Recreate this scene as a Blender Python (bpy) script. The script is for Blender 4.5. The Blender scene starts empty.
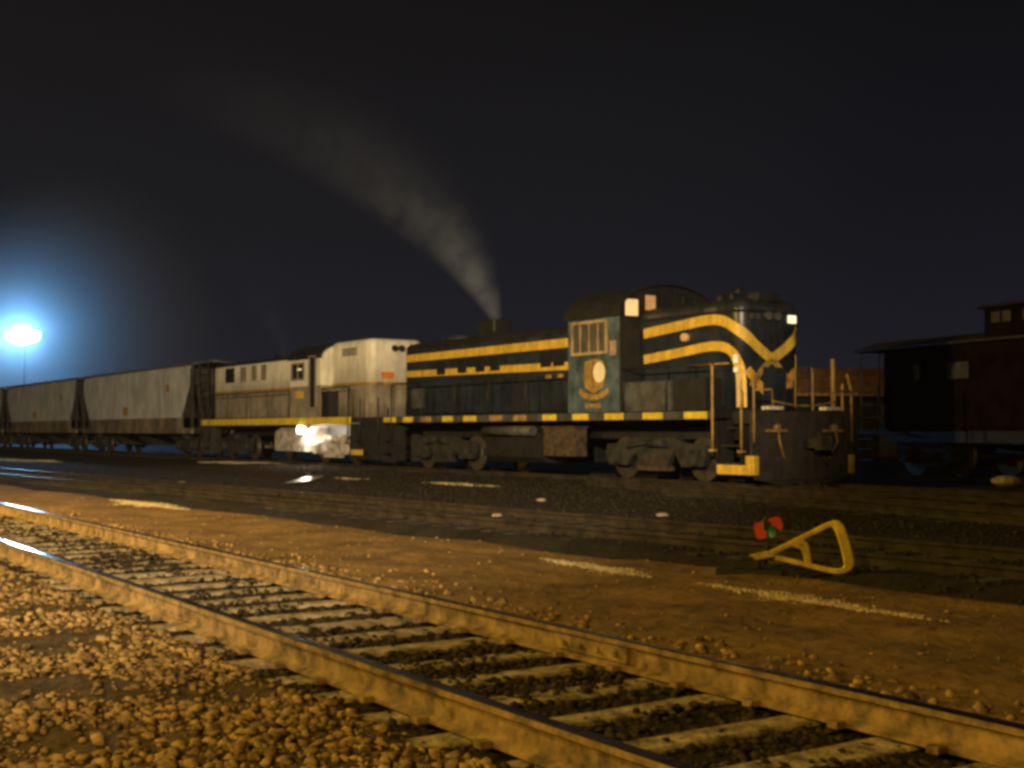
import bpy, math, random
import numpy as np
from mathutils import Vector, noise as mnoise
random.seed(7); RNG = np.random.default_rng(11)
PI = math.pi
scene = bpy.context.scene
COL = scene.collection
F = 1300.0; HY = 430.5; CAMZ = 1.31; RT = 0.16        # focal length in px, horizon row, eye height, rail top above ground
TH = math.atan(842/1300.0); CT, ST = math.cos(TH), math.sin(TH)

# ---------------------------------------------------------------- materials
def nd(nt, typ, **kw):
    n = nt.nodes.new(typ)
    for k, v in kw.items(): setattr(n, k, v)
    return n
def mat(name, col, rough=0.7, metal=0.0, var=0.25, scale=3.0, bump=0.0, bscale=20.0, col2=None, emis=None, estr=0.0, spec=0.5, dirt=0.0):
    m = bpy.data.materials.new(name); m.use_nodes = True
    nt = m.node_tree; b = nt.nodes['Principled BSDF']
    b.inputs['Roughness'].default_value = rough
    b.inputs['Metallic'].default_value = metal
    b.inputs['Specular IOR Level'].default_value = spec
    tc = nd(nt, 'ShaderNodeTexCoord')
    nz = nd(nt, 'ShaderNodeTexNoise'); nz.inputs['Scale'].default_value = scale
    nz.inputs['Detail'].default_value = 7; nz.inputs['Roughness'].default_value = 0.65
    nt.links.new(tc.outputs['Object'], nz.inputs['Vector'])
    rp = nd(nt, 'ShaderNodeValToRGB')
    c2 = col2 if col2 else tuple(c*(1-var*1.6) for c in col)
    c1 = col if col2 else tuple(min(1, c*(1+var*0.6)) for c in col)
    rp.color_ramp.elements[0].position = 0.36; rp.color_ramp.elements[0].color = (*c2, 1)
    rp.color_ramp.elements[1].position = 0.64; rp.color_ramp.elements[1].color = (*c1, 1)
    nt.links.new(nz.outputs['Fac'], rp.inputs['Fac'])
    out = rp.outputs['Color']
    if dirt > 0:
        # streaky grime: noise stretched vertically
        mp = nd(nt, 'ShaderNodeMapping'); mp.inputs['Scale'].default_value = (4.0, 4.0, 0.5)
        n2 = nd(nt, 'ShaderNodeTexNoise'); n2.inputs['Scale'].default_value = 1.6; n2.inputs['Detail'].default_value = 5
        nt.links.new(tc.outputs['Object'], mp.inputs['Vector']); nt.links.new(mp.outputs['Vector'], n2.inputs['Vector'])
        mr = nd(nt, 'ShaderNodeMapRange'); mr.inputs['From Min'].default_value = 0.42; mr.inputs['From Max'].default_value = 0.68
        mr.inputs['To Max'].default_value = dirt
        nt.links.new(n2.outputs['Fac'], mr.inputs['Value'])
        mx = nd(nt, 'ShaderNodeMix', data_type='RGBA')
        nt.links.new(mr.outputs['Result'], mx.inputs[0]); nt.links.new(out, mx.inputs[6])
        mx.inputs[7].default_value = (0.06, 0.045, 0.032, 1); out = mx.outputs[2]
    nt.links.new(out, b.inputs['Base Color'])
    if bump > 0:
        n3 = nd(nt, 'ShaderNodeTexNoise'); n3.inputs['Scale'].default_value = bscale; n3.inputs['Detail'].default_value = 8
        nt.links.new(tc.outputs['Object'], n3.inputs['Vector'])
        bp = nd(nt, 'ShaderNodeBump'); bp.inputs['Strength'].default_value = 0.9; bp.inputs['Distance'].default_value = bump
        nt.links.new(n3.outputs['Fac'], bp.inputs['Height']); nt.links.new(bp.outputs['Normal'], b.inputs['Normal'])
    if emis:
        b.inputs['Emission Color'].default_value = (*emis, 1); b.inputs['Emission Strength'].default_value = estr
    return m
M = {}
M['navy'] = mat('navy_paint', (0.017, 0.026, 0.041), 0.36, var=0.35, scale=1.6, dirt=0.3)
M['cabblue'] = mat('cab_side_paint', (0.085, 0.13, 0.165), 0.42, var=0.4, scale=2.2, dirt=0.4)
M['black'] = mat('black_paint', (0.011, 0.011, 0.012), 0.6, var=0.3, dirt=0.15)
M['gold'] = mat('gold_paint', (0.72, 0.46, 0.055), 0.5, var=0.15, scale=4, dirt=0.35)
M['yellow'] = mat('yellow_paint', (0.78, 0.56, 0.04), 0.5, var=0.15, scale=5, dirt=0.35)
M['dullgold'] = mat('dull_gold_paint', (0.42, 0.25, 0.06), 0.6, var=0.3, scale=5, dirt=0.5)
M['orangegold'] = mat('orange_gold_paint', (0.68, 0.36, 0.06), 0.5, var=0.2, scale=4, dirt=0.3)
M['tan'] = mat('tan_frame_paint', (0.42, 0.30, 0.15), 0.6, dirt=0.4)
M['truck'] = mat('grimy_truck_steel', (0.024, 0.022, 0.020), 0.8, var=0.5, scale=5, bump=0.01)
M['rusttruck'] = mat('rusty_truck_steel', (0.075, 0.046, 0.030), 0.85, var=0.5, scale=6, bump=0.01)
M['lamplittruck'] = mat('lamplit_truck_pale', (0.55, 0.50, 0.46), 0.6, var=0.4, scale=5, bump=0.008, dirt=0.5)  # work lamp's light put into the pale tone of truck and tank
M['plow'] = mat('pilot_grey', (0.032, 0.028, 0.026), 0.7, var=0.4, scale=3, dirt=0.6)
M['greybox'] = mat('grey_box_paint', (0.075, 0.08, 0.082), 0.6, var=0.4, scale=2.5, dirt=0.7)
M['wheel'] = mat('wheel_steel', (0.10, 0.085, 0.07), 0.5, metal=0.6)
M['glass'] = mat('dark_glass', (0.02, 0.022, 0.024), 0.08, var=0.1)
M['paleglass'] = mat('pale_dusty_glass', (0.085, 0.08, 0.07), 0.3, var=0.3)
M['litglass'] = mat('lit_window', (0.5, 0.35, 0.2), 0.4, emis=(1.0, 0.60, 0.22), estr=0.85, var=0.2)
M['litdim'] = mat('dim_lit_window', (0.4, 0.25, 0.12), 0.4, emis=(1.0, 0.48, 0.14), estr=0.34, var=0.2)
M['litnum'] = mat('lit_number_board', (0.8, 0.75, 0.6), 0.4, emis=(1.0, 0.86, 0.45), estr=1.3, var=0.1)
M['cream'] = mat('cream_paint', (0.78, 0.74, 0.64), 0.5, var=0.12, scale=1.5, dirt=0.25)
M['lowgrey'] = mat('lower_grey_paint', (0.30, 0.255, 0.20), 0.55, var=0.2, scale=2, dirt=0.5)
M['orange'] = mat('orange_paint', (0.65, 0.22, 0.03), 0.5, var=0.2, dirt=0.2)
M['emblemcream'] = mat('emblem_cream', (0.90, 0.80, 0.55), 0.35, var=0.08)
M['hopper'] = mat('hopper_grey_paint', (0.52, 0.53, 0.53), 0.6, var=0.15, scale=0.8, dirt=0.45)
M['hopperlow'] = mat('hopper_dirty_lower', (0.22, 0.17, 0.12), 0.7, var=0.4, scale=1.1, dirt=0.7)
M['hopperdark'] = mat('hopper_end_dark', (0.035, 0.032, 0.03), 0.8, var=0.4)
M['roofgrey'] = mat('hopper_roof_grey', (0.10, 0.10, 0.10), 0.35, var=0.3)
M['caboose'] = mat('dark_red_paint', (0.009, 0.004, 0.0038), 0.9, var=0.4, scale=2, spec=0.08)
M['cabooseroof'] = mat('caboose_roof_tar', (0.035, 0.033, 0.032), 0.6, var=0.3, spec=0.3)
M['shedroof'] = mat('rusty_roof_sheet', (0.26, 0.135, 0.04), 0.7, var=0.4, scale=1.5)
M['shedwall'] = mat('dark_board_wall', (0.015, 0.014, 0.013), 0.8, var=0.3, spec=0.1)
M['handle'] = mat('chipped_yellow_handle', (0.86, 0.60, 0.045), 0.45, var=0.2, scale=9, dirt=0.35)
M['red'] = mat('red_target_paint', (0.85, 0.07, 0.02), 0.35, var=0.08, emis=None)
M['green'] = mat('green_target_paint', (0.02, 0.30, 0.18), 0.35, var=0.1)
M['snow'] = mat('snow_and_light_crumb', (0.62, 0.50, 0.30), 0.8, var=0.35, scale=9, bump=0.02, bscale=14)
M['palerock'] = mat('pale_rock', (0.36, 0.28, 0.20), 0.8, var=0.2, scale=10)
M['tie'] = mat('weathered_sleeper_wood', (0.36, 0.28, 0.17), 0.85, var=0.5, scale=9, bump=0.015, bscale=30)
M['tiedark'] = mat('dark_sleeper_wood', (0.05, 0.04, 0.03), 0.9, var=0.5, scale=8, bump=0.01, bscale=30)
M['water'] = mat('puddle_water', (0.02, 0.016, 0.012), 0.14, var=0.2, bump=0.03, bscale=9)
M['pole'] = mat('pole_steel', (0.08, 0.08, 0.085), 0.6)
def railmat():
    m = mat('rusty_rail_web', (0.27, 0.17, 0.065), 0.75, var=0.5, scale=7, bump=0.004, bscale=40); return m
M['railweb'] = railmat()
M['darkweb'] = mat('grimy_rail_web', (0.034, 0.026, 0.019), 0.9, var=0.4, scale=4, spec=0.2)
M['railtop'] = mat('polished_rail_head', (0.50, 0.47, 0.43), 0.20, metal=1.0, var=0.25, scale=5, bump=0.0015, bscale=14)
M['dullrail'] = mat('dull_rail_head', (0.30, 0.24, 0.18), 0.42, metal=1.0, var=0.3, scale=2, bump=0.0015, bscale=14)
M['dirt'] = mat('brown_dirt', (0.25, 0.155, 0.055), 0.9, col2=(0.10, 0.060, 0.022), scale=1.1, bump=0.05, bscale=6, spec=0.15)
M['cinder'] = mat('dark_cinder', (0.030, 0.023, 0.018), 0.95, col2=(0.013, 0.011, 0.009), scale=1.2, bump=0.04, bscale=8, spec=0.15)
M['bed'] = mat('dark_track_bed', (0.026, 0.020, 0.015), 0.95, col2=(0.012, 0.010, 0.008), scale=3, bump=0.03, bscale=25, spec=0.1)
M['gravelbase'] = mat('gravel_earth', (0.10, 0.060, 0.025), 0.9, col2=(0.035, 0.022, 0.011), scale=4, bump=0.05, bscale=14, spec=0.15)
M['stone'] = mat('brown_gravel_stone', (0.46, 0.29, 0.10), 0.85, col2=(0.06, 0.036, 0.016), scale=9, bump=0.006, bscale=60, spec=0.3)
M['stonebed'] = mat('fouled_ballast_stone', (0.055, 0.040, 0.026), 0.9, col2=(0.014, 0.011, 0.009), scale=14, spec=0.15)
M['stonedark'] = mat('dark_ballast_stone', (0.038, 0.030, 0.022), 0.9, col2=(0.010, 0.009, 0.008), scale=11, spec=0.2)

# ---------------------------------------------------------------- mesh helpers
class MB:
    def __init__(s): s.v = []; s.f = []; s.m = []; s.sm = []
    def add(s, vs, fs, mi=0, smooth=False):
        n = len(s.v); s.v += [tuple(v) for v in vs]
        for f in fs: s.f.append(tuple(i+n for i in f)); s.m.append(mi); s.sm.append(smooth)
        return s
    def box(s, x0, x1, y0, y1, z0, z1, mi=0):
        x0, x1 = sorted((x0, x1)); y0, y1 = sorted((y0, y1)); z0, z1 = sorted((z0, z1))
        v = [(x, y, z) for x in (x0, x1) for y in (y0, y1) for z in (z0, z1)]
        return s.add(v, [(0,1,3,2),(4,6,7,5),(0,4,5,1),(2,3,7,6),(0,2,6,4),(1,5,7,3)], mi)
    def loft(s, rings, mi=0, cap=True, smooth=False, closed=True):
        n = len(rings[0]); vs = [p for r in rings for p in r]; fs = []
        for i in range(len(rings)-1):
            for j in range(n if closed else n-1):
                a = i*n+j; b = i*n+(j+1) % n
                fs.append((a, b, b+n, a+n))
        if cap and closed:
            s.add(vs, fs + [tuple(reversed(range(n))), tuple(range((len(rings)-1)*n, len(rings)*n))], mi, False)
            if smooth:
                for k in range(len(s.f)-len(fs)-2, len(s.f)-2): s.sm[k] = True
        else: s.add(vs, fs, mi, smooth)
        return s
    def tube(s, pts, r, n=8, mi=0):
        pts = [Vector(p) for p in pts]; rings = []; rad = r if isinstance(r, (list, tuple)) else [r]*len(pts)
        for i, p in enumerate(pts):
            d = (pts[min(i+1, len(pts)-1)] - pts[max(i-1, 0)]).normalized()
            up = Vector((0, 0, 1)) if abs(d.z) < 0.9 else Vector((1, 0, 0))
            a = d.cross(up).normalized(); b = a.cross(d).normalized()
            rings.append([tuple(p + (a*math.cos(2*PI*k/n) + b*math.sin(2*PI*k/n))*rad[i]) for k in range(n)])
        return s.loft(rings, mi, True, True)
    def cyl(s, c, axis, r, h, n=20, mi=0):       # centre, 'x','y','z', radius, length
        c = Vector(c); a = {'x': Vector((1,0,0)), 'y': Vector((0,1,0)), 'z': Vector((0,0,1))}[axis]
        return s.tube([c - a*h/2, c + a*h/2], r, n, mi)
    def prism(s, poly, axis, a, b, mi=0):        # polygon in the two other axes
        def P(u, w, t):
            return {'x': (t, u, w), 'y': (u, t, w), 'z': (u, w, t)}[axis]
        r0 = [P(u, w, a) for u, w in poly]; r1 = [P(u, w, b) for u, w in poly]
        return s.loft([r0, r1], mi)
    def build(s, name, m, parent=None, bevel=0):
        me = bpy.data.meshes.new(name); me.from_pydata(s.v, [], s.f)
        for mm in (m if isinstance(m, (list, tuple)) else [m]): me.materials.append(mm)
        me.polygons.foreach_set('material_index', s.m); me.polygons.foreach_set('use_smooth', s.sm)
        import bmesh
        bm = bmesh.new(); bm.from_mesh(me); bmesh.ops.recalc_face_normals(bm, faces=bm.faces)
        bm.to_mesh(me); bm.free(); me.update()
        o = bpy.data.objects.new(name, me); COL.objects.link(o)
        if parent: o.parent = parent
        if bevel:
            mo = o.modifiers.new('bevel', 'BEVEL'); mo.width = bevel; mo.segments = 2; mo.limit_method = 'ANGLE'
        return o
def tag(o, label=None, cat=None, group=None, kind=None):
    for k, v in (('label', label), ('category', cat), ('group', group), ('kind', kind)):
        if v: o[k] = v
    return o
def empty(name, loc, rz=0, **kw):
    o = bpy.data.objects.new(name, None); COL.objects.link(o); o.location = loc; o.rotation_euler = (0, 0, rz)
    o.empty_display_size = 0.3
    return tag(o, **kw)
def kids(o): return [c for c in bpy.data.objects if c.parent == o]
def copy_tree(o, parent=None):
    c = o.copy(); COL.objects.link(c)
    if parent: c.parent = parent
    for ch in kids(o): copy_tree(ch, c)
    return c
def gp(px, py, z=0.0):                            # ground point seen at a pixel of the photograph
    Z = (CAMZ - z)*F/(py - HY); return ((px-512)/F*Z, Z)
def footprint(x0, x1, w, r0, r1, ins=0.0, n=6):   # rounded rectangle, x0 front (larger x), x1 rear
    pts = []; r0 = max(r0-ins, 0.01); r1 = max(r1-ins, 0.01); x0 -= ins; x1 += ins; w -= ins
    for (cx, cy, r, a0) in ((x0-r0, w-r0, r0, 0), (x1+r1, w-r1, r1, 90), (x1+r1, -w+r1, r1, 180), (x0-r0, -w+r0, r0, 270)):
        for k in range(n+1):
            a = math.radians(a0 + 90*k/n); pts.append((cx + r*math.cos(a), cy + r*math.sin(a)))
    return pts
def hood_mesh(x0, x1, w, z0, z1, r0=0.3, r1=0.1, rt=0.25):
    b = MB(); rings = []
    lv = [(z0, 0), (z1-rt, 0)] + [(z1-rt+rt*math.sin(a), rt*(1-math.cos(a))) for a in [PI/2*k/5 for k in range(1, 6)]]
    for z, ins in lv: rings.append([(x, y, z) for x, y in footprint(x0, x1, w, r0, r1, ins)])
    return b.loft(rings, 0, True, True)

# ---------------------------------------------------------------- train line frame
P0 = Vector((5.0, 27.1)); FW = Vector((ST, -CT)); AW = Vector((CT, ST))
RZ = math.atan2(-CT, ST)
def train_loc(s, off=1.5):
    p = P0 - FW*s + AW*off; return (p.x, p.y, RT)

def wheelset(parent, x, m=None):
    w = MB()
    for y in (-0.75, 0.75):
        w.cyl((x, y, 0.5), 'y', 0.5, 0.12, 28); w.cyl((x, y + (-0.05 if y < 0 else 0.05), 0.5), 'y', 0.36, 0.06, 24)
    w.cyl((x, 0, 0.5), 'y', 0.09, 1.5, 10)
    w.build('wheel', m or M['wheel'], parent)
def truck(parent, cx, wb=2.84, m=None, m2=None, m3=None):
    m = m or M['truck']; m2 = m2 or m
    t = MB()
    for sy in (-1, 1):
        y0, y1 = sy*0.98, sy*1.12
        h = wb/2
        prof = [(-h-0.42, 0.62), (-h-0.36, 0.82), (-h+0.30, 0.86), (-0.75, 0.98), (0.75, 0.98), (h-0.30, 0.86), (h+0.36, 0.82), (h+0.42, 0.62),
                (h+0.30, 0.34), (h-0.42, 0.32), (h-0.62, 0.58), (0.62, 0.60), (0.50, 0.30), (-0.50, 0.30), (-0.62, 0.60), (-h+0.62, 0.58), (-h+0.42, 0.32), (-h-0.30, 0.34)]
        t.prism([(cx+a, b) for a, b in prof], 'y', y0, y1)
    o = t.build('truck_frame', m, parent)
    for sy in (-1, 1):
        for sx in (-1, 1):
            j = MB(); j.cyl((cx+sx*wb/2, sy*1.18, 0.5), 'y', 0.17, 0.16, 14); j.box(cx+sx*wb/2-0.2, cx+sx*wb/2+0.2, sy*1.10, sy*1.17, 0.36, 0.72)
            j.build('journal_box', m2, o)
        k = MB()
        for dx in (-0.3, 0, 0.3):
            for q in range(5): k.cyl((cx+dx, sy*1.10, 0.36+q*0.05), 'z', 0.10, 0.028, 12)
        k.box(cx-0.55, cx+0.55, sy*0.95, sy*1.2, 0.22, 0.32)
        k.build('spring_pack', m3 or m2, o)
        g = MB(); g.cyl((cx+0.25, sy*1.22, 0.86), 'x', 0.10, 0.55, 12); g.tube([(cx-0.9, sy*1.2, 0.75), (cx-0.2, sy*1.2, 0.86)], 0.03, 6)
        g.build('brake_cylinder', m2, o)
    for sx in (-1, 1): wheelset(parent, cx+sx*wb/2)
def coupler(parent, x, dirn):
    c = MB(); c.box(x, x+dirn*0.42, -0.1, 0.1, 0.78, 0.98)
    c.prism([(x+dirn*0.42, -0.16), (x+dirn*0.62, -0.18), (x+dirn*0.66, -0.05), (x+dirn*0.52, 0.0), (x+dirn*0.62, 0.16), (x+dirn*0.42, 0.18)], 'z', 0.74, 1.02)
    c.build('coupler', M['truck'], parent)

# ================================================================= LOCOMOTIVE 1
def loco_stairs(parent, xf, dirn, hm):            # stairwell whose outer side is at xf, dirn=+1 front end
    for sy in (-1, 1):
        st = MB()
        for k, z in enumerate((0.42, 0.80, 1.18)):
            st.box(xf-dirn*0.38, xf-dirn*1.12, sy*(1.46-0.12*k), sy*(1.10-0.12*k), z, z+0.045)
        st.box(xf-dirn*1.12, xf-dirn*1.16, sy*0.98, sy*1.47, 0.20, 1.36); st.box(xf-dirn*0.34, xf-dirn*0.38, sy*0.98, sy*1.47, 0.20, 1.36)
        st.build('step', M['black'], parent)
        for dx, z0, z1 in ((0.30, 0.70, 2.15), (1.20, 0.72, 2.55)):
            g = MB(); x = xf-dirn*dx; y = sy*1.52
            g.tube([(x, y, z0), (x, y, (z0+z1)/2), (x, y, z1), (x-dirn*0.08*(1 if dx > 1 else 0), y, z1+0.04)], 0.028, 8)
            g.box(x-0.09, x+0.09, sy*1.47, sy*1.56, z0-0.02, z0+0.03)
            g.build('grab_rail', hm, parent)
L1 = empty('diesel_locomotive', train_loc(0), RZ, label='dark blue diesel locomotive with gold stripes that cross on its nose', cat='locomotive', group='locomotives coupled in the train')
def frame_parts(T, L, sillm):
    f = MB(); f.box(-0.08, -L+0.08, -0.98, 0.98, 1.30, 1.58)
    for sy in (-1, 1): f.box(-1.16, -L+1.16, sy*0.98, sy*1.50, 1.42, 1.58)
    f.box(-0.08, -0.30, -1.5, 1.5, 1.30, 1.585); f.box(-L+0.30, -L+0.08, -1.5, 1.5, 1.30, 1.585)
    f.box(-1.3, -L+1.3, -0.45, 0.45, 0.95, 1.30)
    return f.build('deck', sillm, T)
frame_parts(L1, 17.3, M['black'])
# pale grey side sill with yellow dashes
for sy in (-1, 1):
    q = MB(); q.box(-1.17, -16.7, sy*1.502, sy*1.515, 1.395, 1.575); sill = q.build('side_sill', M['greybox'], L1)
def s_of(x): return (1/(x+330.0) - 1/1082.0)/2.846e-5
dash_px = [(386,398),(405,415),(423,433),(444,455),(465,478),(491,504),(515,528),(544,558),(574,590),(606,625),(644,664),(685,708)]
for i, (a, b) in enumerate(dash_px):
    sa, sb = s_of(a), s_of(b)
    mm = M['dullgold'] if i in (2, 5, 6) else M['yellow']
    for sy in (-1, 1):
        q = MB(); q.box(-max(min(sa, 16.68), 1.2), -max(sb, 1.2), sy*1.517, sy*1.522, 1.41, 1.56); q.build('sill_marking', mm, L1)
# hoods
hood_mesh(-6.62, -16.5, 0.9, 1.59, 3.88, 0.05, 0.3).build('long_hood', M['navy'], L1)
hr = MB(); hr.loft([[(x, y, z) for x, y in footprint(-6.62, -16.5, 0.9, .05, .3, i)] for z, i in ((3.70, -0.012), (3.80, 0.05), (3.87, 0.14), (3.90, 0.3))], 0, True, True)
hr.build('hood_roof', M['black'], L1)
hood_mesh(-0.95, -4.5, 0.9, 1.59, 4.06, 0.3, 0.05).build('short_hood', M['navy'], L1)
hr = MB(); hr.loft([[(x, y, z) for x, y in footprint(-0.95, -4.5, 0.9, .3, .05, i)] for z, i in ((3.74, -0.012), (3.92, 0.02), (4.02, 0.10), (4.08, 0.28))], 0, True, True)
hr.build('hood_roof', M['black'], L1)
# stripes laid along the hood, round the nose corner, to the nose centre
W_, R_, XN = 0.9, 0.3, 0.95
def nose(u, z, g, off=0.006):
    a = u - (W_-R_)
    if u <= W_-R_: return (-XN+off, g*u, z)
    if a < R_*PI/2:
        t = a/R_; return (-XN-R_+(R_+off)*math.cos(t), g*((W_-R_)+(R_+off)*math.sin(t)), z)
    return (-(XN+R_+(a-R_*PI/2)), g*(W_+off), z)
def ribbon(pts, widths, g):                       # pts (u,z); returns a closed strip
    P = []
    for i in range(len(pts)-1):
        for k in range(8):
            t = k/8; P.append((pts[i][0]*(1-t)+pts[i+1][0]*t, pts[i][1]*(1-t)+pts[i+1][1]*t, widths[i]*(1-t)+widths[i+1]*t))
    P.append((*pts[-1], widths[-1]))
    rings = []
    for i, (u, z, w) in enumerate(P):
        a = P[max(i-1, 0)]; b = P[min(i+1, len(P)-1)]
        d = Vector((b[0]-a[0], b[1]-a[1])).normalized(); n = Vector((-d.y, d.x))*w/2
        rings.append([nose(max(u+n.x, 0), z+n.y, g, .004), nose(max(u-n.x, 0), z-n.y, g, .004), nose(max(u-n.x, 0), z-n.y, g, .018), nose(max(u+n.x, 0), z+n.y, g, .018)])
    return MB().loft(rings)
def smooth(pts, n=3):
    for _ in range(n):
        q = [pts[0]]
        for a, b in zip(pts[:-1], pts[1:]):
            q += [(a[0]*.75+b[0]*.25, a[1]*.75+b[1]*.25), (a[0]*.25+b[0]*.75, a[1]*.25+b[1]*.75)]
        q.append(pts[-1]); pts = q
    return pts
uS = lambda s: (s-XN-R_) + R_*PI/2 + (W_-R_)      # side distance to perimeter coordinate
for g in (-1, 1):
    p = smooth([(uS(4.3), 3.46), (uS(3.0), 3.56), (uS(1.75), 3.66), (1.0, 3.45), (0.5, 3.02), (0.0, 2.72)])
    ribbon(p, [0.23]*len(p), g).build('stripe', M['gold'], L1)
    p = smooth([(0.03, 2.70), (0.35, 2.45), (0.62, 2.12)]); ribbon(p, [0.14]*len(p), g).build('stripe', M['dullgold'], L1)
    p = smooth([(uS(4.3), 2.84), (uS(3.0), 2.94), (uS(1.8), 3.06), (1.08, 2.94), (0.88, 2.6), (0.84, 2.2), (0.84, 1.66)])
    ribbon(p, [0.21]*len(p), g).build('stripe', M['gold'], L1)
    p = smooth([(0.72, 2.48), (0.4, 2.15), (0.0, 1.86)]); ribbon(p, [0.20]*len(p), g).build('stripe', M['orangegold'], L1)
for g in (-1, 1):
    for z0, z1, z2, z3 in ((3.31, 3.55, 3.30, 3.52), (2.71, 2.92, 2.83, 3.02)):
        q = MB()
        q.loft([[(-6.64, g*.905, z0), (-6.64, g*.905, z1), (-6.64, g*.92, z1), (-6.64, g*.92, z0)], [(-16.2, g*.905, z2), (-16.2, g*.905, z3), (-16.2, g*.92, z3), (-16.2, g*.92, z2)]])
        q.build('stripe', M['gold'], L1)
# louvred intakes between the stripes, hanging over the lower one
def hs(px): # s on the hood side at pixel column
    k = (px-512)/F; o = 0.6
    return (P0.x + CT*o - k*(P0.y + ST*o))/(ST + CT*k)
for px in (442, 463, 481, 496, 547, 560):
    s = hs(px); q = MB(); q.box(-s-0.24, -s+0.24, -0.926, -0.955, 2.84, 3.24)
    for k in range(6): q.box(-s-0.2, -s+0.2, -0.955, -0.975, 2.88+k*.06, 2.905+k*.06)
    q.build('louvre', M['black'], L1)
for k in range(9):      # engine-room doors with hinges and latch
    s = 6.85 + k*0.96
    q = MB(); q.box(-s, -s-0.88, -0.903, -0.915, 1.68, 2.66); d = q.build('hood_door', M['navy'], L1)
    q = MB(); q.box(-s-0.80, -s-0.74, -0.917, -0.94, 2.10, 2.26); q.build('latch', M['black'], d)
for px in (549, 561):
    s = hs(px); q = MB(); q.box(-s-0.10, -s+0.13, -0.918, -0.945, 2.53, 2.64); q.build('door_hinge_plate', M['dullgold'], L1)
s = hs(419); q = MB(); q.box(-s-0.4, -s+0.35, -0.918, -0.94, 1.85, 2.45)
for k in range(5): q.box(-s-0.36, -s+0.31, -0.94, -0.955, 1.92+k*.1, 1.96+k*.1)
q.build('radiator_shutter', M['greybox'], L1)
for px in (694, 706): pass
s = 1.75; q = MB(); q.box(-s, -s-0.42, -0.80, -0.90, 3.79, 3.90); q.build('number_board', M['paleglass'], L1)
q = MB(); q.cyl((-2.75, -0.96, 3.28), 'y', 0.09, 0.12, 12); q.build('marker_lamp', M['litdim'], L1)
for k in range(3):      # short hood doors
    s = 1.5 + k*0.95; q = MB(); q.box(-s, -s-0.86, -0.903, -0.913, 1.7, 2.66); q.build('hood_door', M['navy'], L1)
# exhaust stack, hatches, horn, bell, fans
s = 12.4; q = MB(); q.box(-s-0.55, -s+0.42, -0.35, 0.35, 3.88, 4.05); q.loft([[(x-s, y, z) for x, y in footprint(.40*k, -.50*k, .32*k, .08, .08)] for z, k in ((4.05, 1.0), (4.40, 1.0), (4.42, 0.9))])
q.build('exhaust_stack', M['black'], L1); SX = s
q = MB(); q.cyl((-14.3, 0, 3.95), 'z', 0.62, 0.12, 28); q.cyl((-14.3, 0, 4.02), 'z', 0.5, 0.06, 28); q.build('radiator_fan', M['black'], L1)
q = MB(); q.tube([(-1.9, -0.3, 4.05), (-1.9, -0.3, 4.26)], 0.05); q.tube([(-2.1, -0.3, 4.24), (-1.75, -0.3, 4.26), (-1.55, -0.3, 4.27)], [0.03, 0.05, 0.11], 10); q.build('horn', M['black'], L1)
q = MB(); q.tube([(-2.5, -0.1, 4.05), (-2.5, -0.1, 4.15), (-2.5, -0.1, 4.26), (-2.5, -0.1, 4.32)], [0.16, 0.13, 0.10, 0.03], 14); q.build('bell', M['black'], L1)
q = MB(); q.box(-1.0, -1.35, -0.32, 0.32, 4.02, 4.20); q.build('headlight_housing', M['black'], L1)
# headlight and number boards on the nose
for y in (-0.14, 0.14):
    q = MB(); q.cyl((-0.93, y, 3.68), 'x', 0.12, 0.10, 18); h = q.build('headlight', M['black'], L1)
    q = MB(); q.cyl((-0.875, y, 3.68), 'x', 0.095, 0.02, 18); q.build('lens', M['paleglass'], h)
q = MB(); q.box(-0.93, -0.985, 0.50, 0.74, 3.55, 3.72); q.build('number_board', M['litnum'], L1)
q = MB(); q.box(-0.93, -0.985, -0.62, -0.36, 3.60, 3.72); q.build('number_board', M['paleglass'], L1)
q = MB(); q.box(-1.02, -1.10, -0.93, -0.99, 2.62, 2.80); q.box(-1.02, -1.10, -0.93, -0.99, 2.42, 2.52); q.build('reflector', mat('reflector_glow', (0.95, 0.85, 0.6), 0.2, var=0.05, emis=(1, .85, .5), estr=.35), L1)  # emission painted in for light caught by the reflector
q = MB(); q.box(-0.92, -0.95, -0.28, 0.42, 1.62, 2.55); d = q.build('nose_door', M['navy'], L1)
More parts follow.
